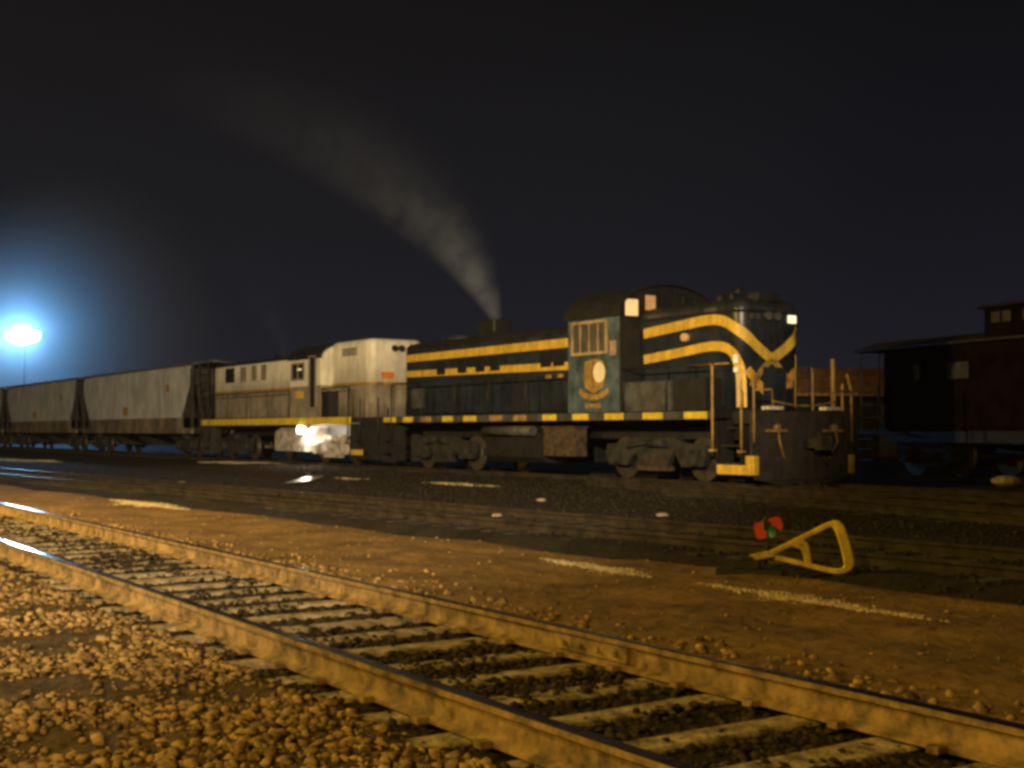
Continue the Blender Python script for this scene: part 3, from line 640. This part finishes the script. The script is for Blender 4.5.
# dirt strip between near and middle tracks
tD = grow(0, 110, 0.10, 1.012)
def road_z(x, y, t, d):
    t3 = -x*math.sin(T3) + y*math.cos(T3); d3 = x*math.cos(T3)+y*math.sin(T3)
    e = min((d-4.62)/0.5, (9.75 + 0.35*fb(x, y, 0.35, 3) - d3)/0.9)
    e = max(0, min(1, e)); e = e*e*(3-2*e)
    rut = -0.018*math.exp(-((d-6.4-0.15*math.sin(t*0.3))/0.22)**2) - 0.016*math.exp(-((d-8.0-0.15*math.sin(t*0.3))/0.22)**2)
    return -0.12 + 0.125*e + 0.02*fb(x, y, 0.8, 1) + 0.006*fb(x, y, 5, 2) + rut
sheet('dirt_road', tD, list(np.arange(4.5, 14.0, 0.07)), TH, road_z, M['dirt'], label='brown dirt service road between the tracks', kind='structure')
sheet('track_bed', grow(0, 110, 0.12, 1.012), list(np.arange(2.3, 5.2, 0.08)), TH, lambda x, y, t, d: -0.034+0.010*fb(x, y, 4, 5) - (0.06 if d > 4.9 else 0), M['bed'], label='dark fouled ballast bed under the nearest track', kind='structure')
def grav_z(x, y, t, d):
    e = max(0, min(1, (2.90-d)/0.3)); return -0.10 + 0.115*e*e*(3-2*e) + 0.03*fb(x, y, 1.1, 7) + 0.015*fb(x, y, 6, 8)
sheet('gravel_ground', grow(0, 90, 0.07, 1.012), list(np.arange(-3.0, 3.0, 0.06)), TH, grav_z, M['gravelbase'], label='brown stony ground in the near left corner', kind='structure')

# stones
PH = (1+5**0.5)/2
ICO = np.array([(-1,PH,0),(1,PH,0),(-1,-PH,0),(1,-PH,0),(0,-1,PH),(0,1,PH),(0,-1,-PH),(0,1,-PH),(PH,0,-1),(PH,0,1),(-PH,0,-1),(-PH,0,1)])/math.hypot(1, PH)
IF = np.array([(0,11,5),(0,5,1),(0,1,7),(0,7,10),(0,10,11),(1,5,9),(5,11,4),(11,10,2),(10,7,6),(7,1,8),(3,9,4),(3,4,2),(3,2,6),(3,6,8),(3,8,9),(4,9,5),(2,4,11),(6,2,10),(8,6,7),(9,8,1)])
def stones(name, P, R, m, flat=0.65, **kw):
    n = len(P); V = np.repeat(ICO[None], n, 0)*(1+RNG.uniform(-.38, .38, (n, 12, 1)))
    V = V*np.stack([RNG.uniform(.7, 1.35, n), RNG.uniform(.7, 1.35, n), RNG.uniform(.35, .8, n)*flat/.65], 1)[:, None]
    a = RNG.uniform(0, 2*PI, n); ca, sa = np.cos(a)[:, None], np.sin(a)[:, None]
    b = RNG.uniform(-.5, .5, n); cb, sb = np.cos(b)[:, None], np.sin(b)[:, None]
    x, y, z = V[..., 0], V[..., 1], V[..., 2]
    x, z = x*cb-z*sb, x*sb+z*cb; x, y = x*ca-y*sa, x*sa+y*ca
    V = np.stack([x, y, z], -1)*np.asarray(R)[:, None, None] + np.asarray(P)[:, None]
    Fc = (IF[None] + 12*np.arange(n)[:, None, None]).reshape(-1, 3)
    me = bpy.data.meshes.new(name); me.vertices.add(n*12); me.vertices.foreach_set('co', V.reshape(-1).astype(np.float32))
    me.loops.add(len(Fc)*3); me.loops.foreach_set('vertex_index', Fc.reshape(-1).astype(np.int32))
    me.polygons.add(len(Fc)); me.polygons.foreach_set('loop_start', np.arange(0, len(Fc)*3, 3, dtype=np.int32)); me.polygons.foreach_set('loop_total', np.full(len(Fc), 3, dtype=np.int32))
    me.materials.append(m); me.update(calc_edges=True); me.validate()
    o = bpy.data.objects.new(name, me); COL.objects.link(o); return tag(o, **kw)
def scatter(n, dfun, tfun, zf, rf):
    P = []; R = []
    while len(P) < n:
        d = dfun(); t = tfun(); x = d*CT - t*ST; y = d*ST + t*CT; r = rf()
        if n == 27000 and random.random() > 0.35 + 1.6*(fb(x, y, 1.3, 21)+.25): continue
        if n == 3200 and fb(x, y, 1.6, 31) < 0.02: continue
        P.append((x, y, zf(x, y, t, d)+r*0.25)); R.append(r)
    return P, R
U = random.uniform
rr = lambda: 0.007+0.027*random.random()**2.6
def dn():
    while True:
        d = U(-0.9, 2.80)
        if random.random() < 0.3 + 1.2*max(0, fb(d, random.random(), 1)+.45): return d
P, R = scatter(27000, lambda: U(-0.9, 2.80), lambda: 2.5+13*random.random()**1.4, grav_z, rr)
stones('gravel', P, R, M['stone'], kind='stuff', label='coarse brown gravel stones in the near left foreground')
bz = lambda x, y, t, d: -0.036
def notrail():
    while True:
        d = U(2.6, 4.75)
        if abs(d-2.95) > 0.09 and abs(d-4.45) > 0.09: return d
P, R = scatter(9000, notrail, lambda: 0.3+22*random.random()**1.5, bz, lambda: U(.012, .032))
stones('ballast', P, R, M['stonebed'], kind='stuff', label='dark ballast stones between the sleepers of the nearest track')
P, R = scatter(3200, notrail, lambda: 0.3+22*random.random()**1.5, lambda x, y, t, d: -0.008, lambda: U(.010, .026))
stones('ballast', P, R, M['stonebed'], kind='stuff', label='dark grit spilled over the sleepers of the nearest track')
P, R = scatter(4200, lambda: 4.62+abs(random.gauss(0, .33)), lambda: 0.3+24*random.random()**1.4, road_z, lambda: 0.010+.026*random.random()**2)
stones('gravel', P, R, M['stone'], kind='stuff', label='loose gravel along the far rail of the nearest track')
P, R = scatter(1500, lambda: U(5, 9.5), lambda: 0.3+26*random.random()**1.3, road_z, lambda: 0.006+.016*random.random()**3)
stones('gravel', P, R, M['stone'], kind='stuff', label='small scattered stones on the dirt road')
P, R = scatter(16000, lambda: U(8.8, 19.3), lambda: -2+46*random.random()**1.2, ground_z, lambda: U(.012, .036))
stones('ballast', P, R, M['stonedark'], kind='stuff', label='dark ballast stones around the middle and far tracks')

# pale patches: irregular low mounds of old snow, and one strip of painted lamp light
def patch(px0, py0, px1, py1, w, label, m='snow', z=None, dens=1.0):
    a = Vector(gp(px0, py0)); b = Vector(gp(px1, py1)); d = b-a; L = d.length; d.normalize(); nrm = Vector((-d.y, d.x)); P = []; R = []
    zf = z or (lambda x, y: road_z(x, y, -x*ST+y*CT, x*CT+y*ST))
    big = 1.0 if L < 6 else 1.6
    for _ in range(int(3000*dens*max(0.5, min(L*w, 6)))+120):
        u = random.gauss(0, 0.40)
        if abs(u) > 1: continue
        env = math.sqrt(1-u*u)*(0.35+1.1*abs(fb(u*L*0.5, px0, 1.0)))
        p = (a+b)/2 + d*(u*L/2) + nrm*(random.gauss(0, 0.34)*w*env + 0.16*w*fb(u*L*0.8, 9+px0, 1.0))
        r_ = (0.005+.012*random.random()**2)*big; P.append((p.x, p.y, zf(p.x, p.y)+r_*.15)); R.append(r_)
    return stones('snow_light_streak', P, R, M[m], flat=0.5, kind='stuff', label=label)
gz = lambda x, y: ground_z(x, y)
patch(696, 583, 946, 621, 0.34, 'long pale streak of old snow in front of the yellow switch handle')
patch(538, 558, 655, 577, 0.34, 'short pale streak of old snow left of the switch stand')
patch(950, 577, 1060, 594, 0.5, 'pale snow streak at the right edge beyond the switch handle')
patch(112, 500, 190, 510, 0.5, 'pale snow patch on the dirt road near the left edge')
patch(425, 484, 500, 488, 0.6, 'thin snow strip beside the middle track, left of the leading locomotive trucks', z=gz)
patch(200, 463, 335, 465, 1.6, 'broad pale strip painting the lamp light on the ground under the cream locomotive', z=gz)  # pale crumbs put in for the lamp's pool of light
patch(335, 479, 368, 481, 0.5, 'small pale snow patch right of the puddle', z=gz)
patch(0, 460, 60, 463, 0.8, 'faint snow strip beside the hopper cars at the left edge', z=gz)
# pale rocks
def rock(px, py, r, label, z=0.04):
    x, y = gp(px, py, z); q = MB(); rings = []; n = 9
    for k in range(6):
        a = PI*k/5; rings.append([(r*1.4*math.sin(a)*math.cos(2*PI*j/n)*(1+.25*fb(j, k+px, .7)) + 1e-4*j, r*math.sin(a)*math.sin(2*PI*j/n)*(1+.25*fb(j+5, k+px, .7)), r*.6*(1-math.cos(a))*.9) for j in range(n)])
    q.loft(rings, 0, True, False); o = q.build('rock', M['palerock'], None); o.location = (x, y, z-0.02)
    return tag(o, label, 'rock', 'pale rocks on the ground')
rock(182, 485, .10, 'pale rock beside the dirt road at the left, below the hopper cars')
rock(497, 516, .06, 'pale rock at the edge of the dirt road, below the gold striped locomotive')
rock(541, 501, .07, 'pale rock on the ballast below the fuel tank')
rock(662, 516, .07, 'pale rock left of the red target on the ballast')
rock(404, 505, .05, 'small pale rock beside the middle track, right of the puddle')
rock(1006, 486, .25, 'big pale rock on the ground below the caboose')
# puddle
q = MB(); cx, cy = gp(306, 482)
ring = [(1.3*math.cos(2*PI*k/28)*(1+.3*fb(k*.4, 2, 1))*.2, 2.6*math.sin(2*PI*k/28)*(1+.3*fb(k*.4, 8, 1)), 0.075) for k in range(28)]
q.add(ring, [tuple(range(28))]); o = q.build('puddle', M['water'], None); o.location = (cx, cy, 0)
tag(o, 'small puddle reflecting the work lamp in front of the cream locomotive', 'puddle')

# ================================================================= SWITCH STAND
bx_, by_ = gp(757, 565, 0.07)
S = empty('switch_stand', (bx_, by_, 0.07), math.radians(-14), label='low switch stand with yellow bow handle and red and green target', cat='switch stand')
q = MB(); q.box(-0.26, 0.02, -0.09, 0.09, -0.03, 0.055); q.prism([(-0.20, 0.055), (-0.16, 0.10), (-0.06, 0.10), (-0.02, 0.055)], 'y', -0.07, 0.07); q.box(-0.42, 0.25, -0.14, -0.04, -0.15, -0.03); q.box(-0.42, 0.25, 0.06, 0.14, -0.15, -0.03)
S.scale = (0.9, 0.9, 0.9); q.build('base', M['black'], S, bevel=.008)
q = MB(); q.tube([(0.06, 0.12, 0.0), (0.115, 0.12, 0.44)], 0.016, 8); q.build('spindle', M['black'], S)
def vane(sgn, w=0.075, h=0.085, cz=0.39, cx=0.10, ang=0, col='red', dz=0):
    c = []; b = MB()
    for k in range(18):
        a = 2*PI*k/18; ca_, sa_ = math.cos(a), math.sin(a); c.append((0.070*sgn + w*math.copysign(abs(ca_)**.55, ca_), dz + h*math.copysign(abs(sa_)**.55, sa_)))
    b.prism(c, 'y', -0.004, 0.004); o = b.build('target_vane', M[col], S); o.location = (cx, 0.12, cz); o.rotation_euler = (0, math.radians(-14), ang); return o
vane(-1, .078, .088, ang=math.radians(4), dz=-.02); vane(1, .074, .070, ang=math.radians(4), dz=.01)
vane(-1, .065, .07, ang=math.radians(72), col='green', dz=.05); vane(1, .075, .06, ang=math.radians(-62), col='green', dz=-.06)
# bow handle: flat bar swept through the outline read from the photo (metres at about 102 px per metre)
def flatbar(b, pts, t, w):
    """t = width in the plane of the handle (list), w = depth"""
    pts = [Vector(p) for p in pts]; rings = []; tt = t if isinstance(t, list) else [t]*len(pts)
    for i, p in enumerate(pts):
        d = (pts[min(i+1, len(pts)-1)]-pts[max(i-1, 0)]).normalized(); yv = Vector((0, 1, 0)); n = d.cross(yv).normalized(); k = tt[i]/2; c = min(.35*k, .012)
        rings.append([tuple(p+n*a+yv*b_) for a, b_ in ((k, -w/2+c), (k, w/2-c), (k-c, w/2), (-k+c, w/2), (-k, w/2-c), (-k, -w/2+c), (-k+c, -w/2), (k-c, -w/2))])
    b.loft(rings)
hp = lambda x, y, dy=0.0: ((x-757)/100.0, dy, (565-y)/100.0+0.01)
q = MB()
out = [(770, 553), (785, 545), (800, 537), (815, 529), (825, 523.5), (831, 521.5), (836, 523), (839, 528), (842, 538), (845, 550), (847, 559), (846, 564), (842, 567.5), (836, 569), (825, 567.5), (806, 563.5), (790, 560), (774, 557)]
def sm3(p):
    q_ = smooth(p, 2); return q_
o2 = sm3(out)
wd = []
for (x, y) in o2: wd.append(0.052 + 0.05*max(0, min(1, (x-829)/6)) * max(0, min(1, (569-y)/8)))
flatbar(q, [hp(x, y, -0.12*((x-760)/90)) for x, y in o2], wd, 0.035)
rr_ = sm3([(791, 543), (799, 545), (804, 550), (805.5, 562)]); flatbar(q, [hp(x, y, -0.055) for x, y in rr_], 0.045, 0.03)
rr_ = sm3([(797, 541), (804, 541), (806.5, 550), (808, 563)]); flatbar(q, [hp(x, y, -0.06) for x, y in rr_], 0.055, 0.03)
q.build('bow_handle', M['handle'], S)
q = MB(); rings = []
for x, y, t in ((746, 560, .035), (748, 558.5, .055), (757, 556.5, .06), (767, 554, .06), (773, 554.5, .035)):
    p = Vector(hp(x, y, 0)); rings.append([(p.x, -0.035, p.z-t/2), (p.x, 0.035, p.z-t/2), (p.x, 0.035, p.z+t/2), (p.x, -0.035, p.z+t/2)])
q.loft(rings); q.build('handle_socket', M['handle'], S)

# ================================================================= FLOODLIGHT
LX, LY = (22-512)/F*120, 120.0; LZ = CAMZ+(HY-334)/F*120
FL = empty('floodlight_mast', (LX, LY, 0), 0, label='tall mast with a dazzling blue-white floodlight behind the hopper cars', cat='light mast')
MB().tube([(0, 0.5, 0), (0, 0.5, LZ+0.3)], [0.08, 0.03], 10).build('mast', M['black'], FL)
q = MB(); q.box(-1.5, 1.5, 0.42, 0.5, LZ-0.06, LZ+0.06); q.build('crossarm', M['pole'], FL)
mlamp = mat('floodlight_glow', (1, 1, 1), .5, emis=(0.55, 0.85, 1.0), estr=260, var=0)
for x, hr_ in ((-0.98, .58), (0, 0.92), (0.98, .58)):
    q = MB(); q.tube([(x, 0.40, LZ), (x, 0.10, LZ-0.02), (x, -0.06+.1*(abs(x) > 0), LZ-.03)], [0.35*hr_, 0.7*hr_, hr_], 20); h = q.build('lamp_head', M['pole'], FL)
    q = MB(); dy = .1*(abs(x) > 0); q.tube([(x, -0.065+dy, LZ-.03), (x, -0.10+dy, LZ-.03)], [hr_*.97, hr_*.9], 20); q.build('lens', mlamp, h)

# ================================================================= SMOKE
def plume(name, base, scale, dens, label, zmax=7.6, lean=1.0):
    q = MB(); rings = []; n = 20
    fx = lambda z: -(0.36*z + 0.105*z*z)*lean
    Rf = lambda z: 0.20+0.40*z+0.035*z*z
    for k in range(26):
        z = zmax*k/25; r = Rf(z)*1.0; rings.append([(fx(z)+r*1.05*math.cos(2*PI*j/n), r*math.sin(2*PI*j/n), z) for j in range(n)])
    q.loft(rings); 
    m = bpy.data.materials.new('smoke_volume'); m.use_nodes = True; nt = m.node_tree; nt.nodes.clear()
    out = nd(nt, 'ShaderNodeOutputMaterial'); pv = nd(nt, 'ShaderNodeVolumePrincipled'); nt.links.new(pv.outputs[0], out.inputs['Volume'])
    pv.inputs['Color'].default_value = (0.66, 0.78, 1.0, 1); pv.inputs['Anisotropy'].default_value = -0.1
    tc = nd(nt, 'ShaderNodeTexCoord'); sep = nd(nt, 'ShaderNodeSeparateXYZ'); nt.links.new(tc.outputs['Object'], sep.inputs[0])
    def mth(op, a, b=None, c=None):
        n_ = nd(nt, 'ShaderNodeMath', operation=op)
        for i, v in enumerate((a, b, c)):
            if v is None: continue
            if isinstance(v, (int, float)): n_.inputs[i].default_value = v
            else: nt.links.new(v, n_.inputs[i])
        return n_.outputs[0]
    X, Y, Zz = sep.outputs
    z2 = mth('MULTIPLY', Zz, Zz)
    ax = mth('ADD', mth('MULTIPLY', Zz, 0.36*lean), mth('MULTIPLY', z2, 0.105*lean))
    dx = mth('ADD', X, ax)
    r = mth('SQRT', mth('ADD', mth('MULTIPLY', dx, dx), mth('MULTIPLY', Y, Y)))
    Rr = mth('ADD', mth('ADD', mth('MULTIPLY', Zz, 0.40), 0.20), mth('MULTIPLY', z2, 0.035))
    q1 = mth('SUBTRACT', 1.0, mth('DIVIDE', r, Rr)); q1 = mth('MAXIMUM', q1, 0.0); q1 = mth('POWER', q1, 1.1)
    nz = nd(nt, 'ShaderNodeTexNoise'); nz.inputs['Scale'].default_value = 1.3; nz.inputs['Detail'].default_value = 6; nz.inputs['Distortion'].default_value = 0.6
    nt.links.new(tc.outputs['Object'], nz.inputs['Vector'])
    nn = mth('MAXIMUM', mth('MULTIPLY', mth('SUBTRACT', nz.outputs['Fac'], 0.30), 3.0), 0.12)
    fall = mth('DIVIDE', 1.0, mth('ADD', 1.0, mth('MULTIPLY', z2, 1.5)))
    endf = mth('MAXIMUM', mth('SUBTRACT', 1.0, mth('DIVIDE', Zz, zmax)), 0.0)
    d = mth('MULTIPLY', mth('MULTIPLY', mth('MULTIPLY', q1, nn), mth('MULTIPLY', fall, endf)), dens)
    nt.links.new(d, pv.inputs['Density'])
    o = q.build(name, m, None); o.location = base; o.scale = (scale, scale, scale)
    m.cycles.volume_step_rate = 1.0
    return tag(o, label, 'smoke', 'exhaust smoke of the locomotives', 'stuff')
c = P0 - FW*SX + AW*1.5
plume('exhaust_smoke', (c.x, c.y, RT+4.40), 1.0, 2.7, 'grey exhaust smoke drifting left from the stack of the gold striped locomotive')
c = P0 - FW*(S2+10.2) + AW*1.5
plume('exhaust_smoke', (c.x, c.y, RT+4.14), 1.0, 0.16, 'very faint exhaust smoke above the cream locomotive', 5.0, 0.6)

# ================================================================= HAZE
q = MB(); q.box(-445, 445, -445, 445, -1.2, 60); hz = q.build('haze', M['black'], None)
hm = bpy.data.materials.new('haze_air'); hm.use_nodes = True; nt = hm.node_tree; nt.nodes.clear()
out = nd(nt, 'ShaderNodeOutputMaterial'); pv = nd(nt, 'ShaderNodeVolumePrincipled'); nt.links.new(pv.outputs[0], out.inputs['Volume'])
pv.inputs['Color'].default_value = (0.9, 0.95, 1, 1); pv.inputs['Density'].default_value = 0.00012; pv.inputs['Anisotropy'].default_value = 0.0
hz.data.materials.clear(); hz.data.materials.append(hm); hz.rotation_euler = (0, 0, TH)
tag(hz, 'thin damp night air over the whole yard', kind='stuff')

mt = MB(); mt.loft([[(26*math.sin(PI*i/12)*math.cos(2*PI*j/24)+.001*j, 26*math.sin(PI*i/12)*math.sin(2*PI*j/24), -26*math.cos(PI*i/12)) for j in range(24)] for i in range(13)])  # added volume, densest at its centre, draws the floodlight's glare halo
mo = mt.build('floodlight_halo', M['black'], None); mo.location = (LX, LY+8, LZ)
mm = bpy.data.materials.new('halo_volume'); mm.use_nodes = True; nt = mm.node_tree; nt.nodes.clear()
out = nd(nt, 'ShaderNodeOutputMaterial'); pv = nd(nt, 'ShaderNodeVolumePrincipled'); nt.links.new(pv.outputs[0], out.inputs['Volume'])
tc = nd(nt, 'ShaderNodeTexCoord'); ln = nd(nt, 'ShaderNodeVectorMath', operation='LENGTH'); nt.links.new(tc.outputs['Object'], ln.inputs[0])
mr = nd(nt, 'ShaderNodeMapRange', interpolation_type='SMOOTHSTEP'); mr.inputs['From Min'].default_value = 19; mr.inputs['From Max'].default_value = 0.5; mr.inputs['To Min'].default_value = 0; mr.inputs['To Max'].default_value = 0.050
nt.links.new(ln.outputs['Value'], mr.inputs['Value']); nt.links.new(mr.outputs['Result'], pv.inputs['Density'])
pv.inputs['Color'].default_value = (0.9, 0.95, 1, 1); mo.data.materials.clear(); mo.data.materials.append(mm)
tag(mo, 'added scattering ball that draws the glare halo round the blue-white floodlight', kind='stuff')
# ================================================================= LIGHT
def light(name, typ, loc, energy, col, radius=0.3, target=None, cone=None, blend=0.5):
    l = bpy.data.lights.new(name, typ); l.energy = energy; l.color = col; l.shadow_soft_size = radius
    o = bpy.data.objects.new(name, l); COL.objects.link(o); o.location = loc
    if target is not None: o.rotation_euler = (Vector(target)-Vector(loc)).to_track_quat('-Z', 'Y').to_euler()
    if cone: l.spot_size = math.radians(cone); l.spot_blend = blend
    return o
SOD = (1.0, 0.64, 0.10); WARM = (1.0, 0.78, 0.50)
light('yard_flood_train', 'SPOT', (-10, -45, 15), 215000, WARM, 0.4, (-11.0, 45, 7.0), 30.5, 0.30)
light('shed_roof_fill', 'SPOT', (20, 47, 9), 1000, (1.0, .55, .14), 0.2, (19, 65, 3.5), 60, .5)  # added unseen spot that brightens the shed roof
light('yard_flood_near', 'SPOT', (-5.5, -3.5, 5.5), 3500, SOD, 0.22, (1.5, 9.5, 0), 105, 0.8)
light('yard_lamp_left', 'POINT', (-15, 17, 7.5), 11000, (1.0, 0.64, 0.12), 0.25)
lt = light('floodlight', 'SPOT', (LX, LY-0.35, LZ-.03), 19000, (0.055, 0.42, 1.0), 0.5, (LX*.6, LY-60, LZ), 168, 0.1)
wlp = Vector(train_loc(S2+4.97, 0.10))
light('work_lamp_light', 'POINT', (wlp.x, wlp.y, RT+1.12), 420, (1.0, 0.84, 0.62), 0.08)

# ================================================================= WORLD, CAMERA
w = bpy.data.worlds.new('World'); scene.world = w; w.use_nodes = True; nt = w.node_tree
bg = nt.nodes['Background']; bg.inputs['Strength'].default_value = 1.0
tc = nd(nt, 'ShaderNodeTexCoord'); sp = nd(nt, 'ShaderNodeSeparateXYZ'); rp = nd(nt, 'ShaderNodeValToRGB')
nt.links.new(tc.outputs['Generated'], sp.inputs[0]); nt.links.new(sp.outputs['Z'], rp.inputs['Fac']); nt.links.new(rp.outputs['Color'], bg.inputs['Color'])
e = rp.color_ramp.elements; e[0].position = 0.0; e[0].color = (0.0135, 0.0135, 0.0205, 1); e[1].position = 0.36; e[1].color = (0.0034, 0.0033, 0.0042, 1)
n_ = e.new(0.14); n_.color = (0.0080, 0.0080, 0.0118, 1)
cam = bpy.data.cameras.new('camera'); co = bpy.data.objects.new('camera', cam); COL.objects.link(co)
cam.sensor_width = 36; cam.lens = 36*F/1024; cam.clip_end = 2000
co.location = (0, 0, CAMZ); co.rotation_euler = (PI/2 + math.atan((HY-384)/F), 0, 0); scene.camera = co
scene.view_settings.view_transform = 'Standard'; scene.view_settings.look = 'None'; scene.view_settings.exposure = 0; scene.view_settings.gamma = 1
scene.render.engine = 'CYCLES'
cy = scene.cycles; cy.use_denoising = True; cy.max_bounces = 5; cy.volume_bounces = 0; cy.diffuse_bounces = 3; cy.glossy_bounces = 3
cy.sample_clamp_indirect = 2.0; cy.pixel_filter_type = 'BLACKMAN_HARRIS'; cy.filter_width = 3.4
cy.volume_step_rate = 1.0; cy.caustics_reflective = False; cy.caustics_refractive = False
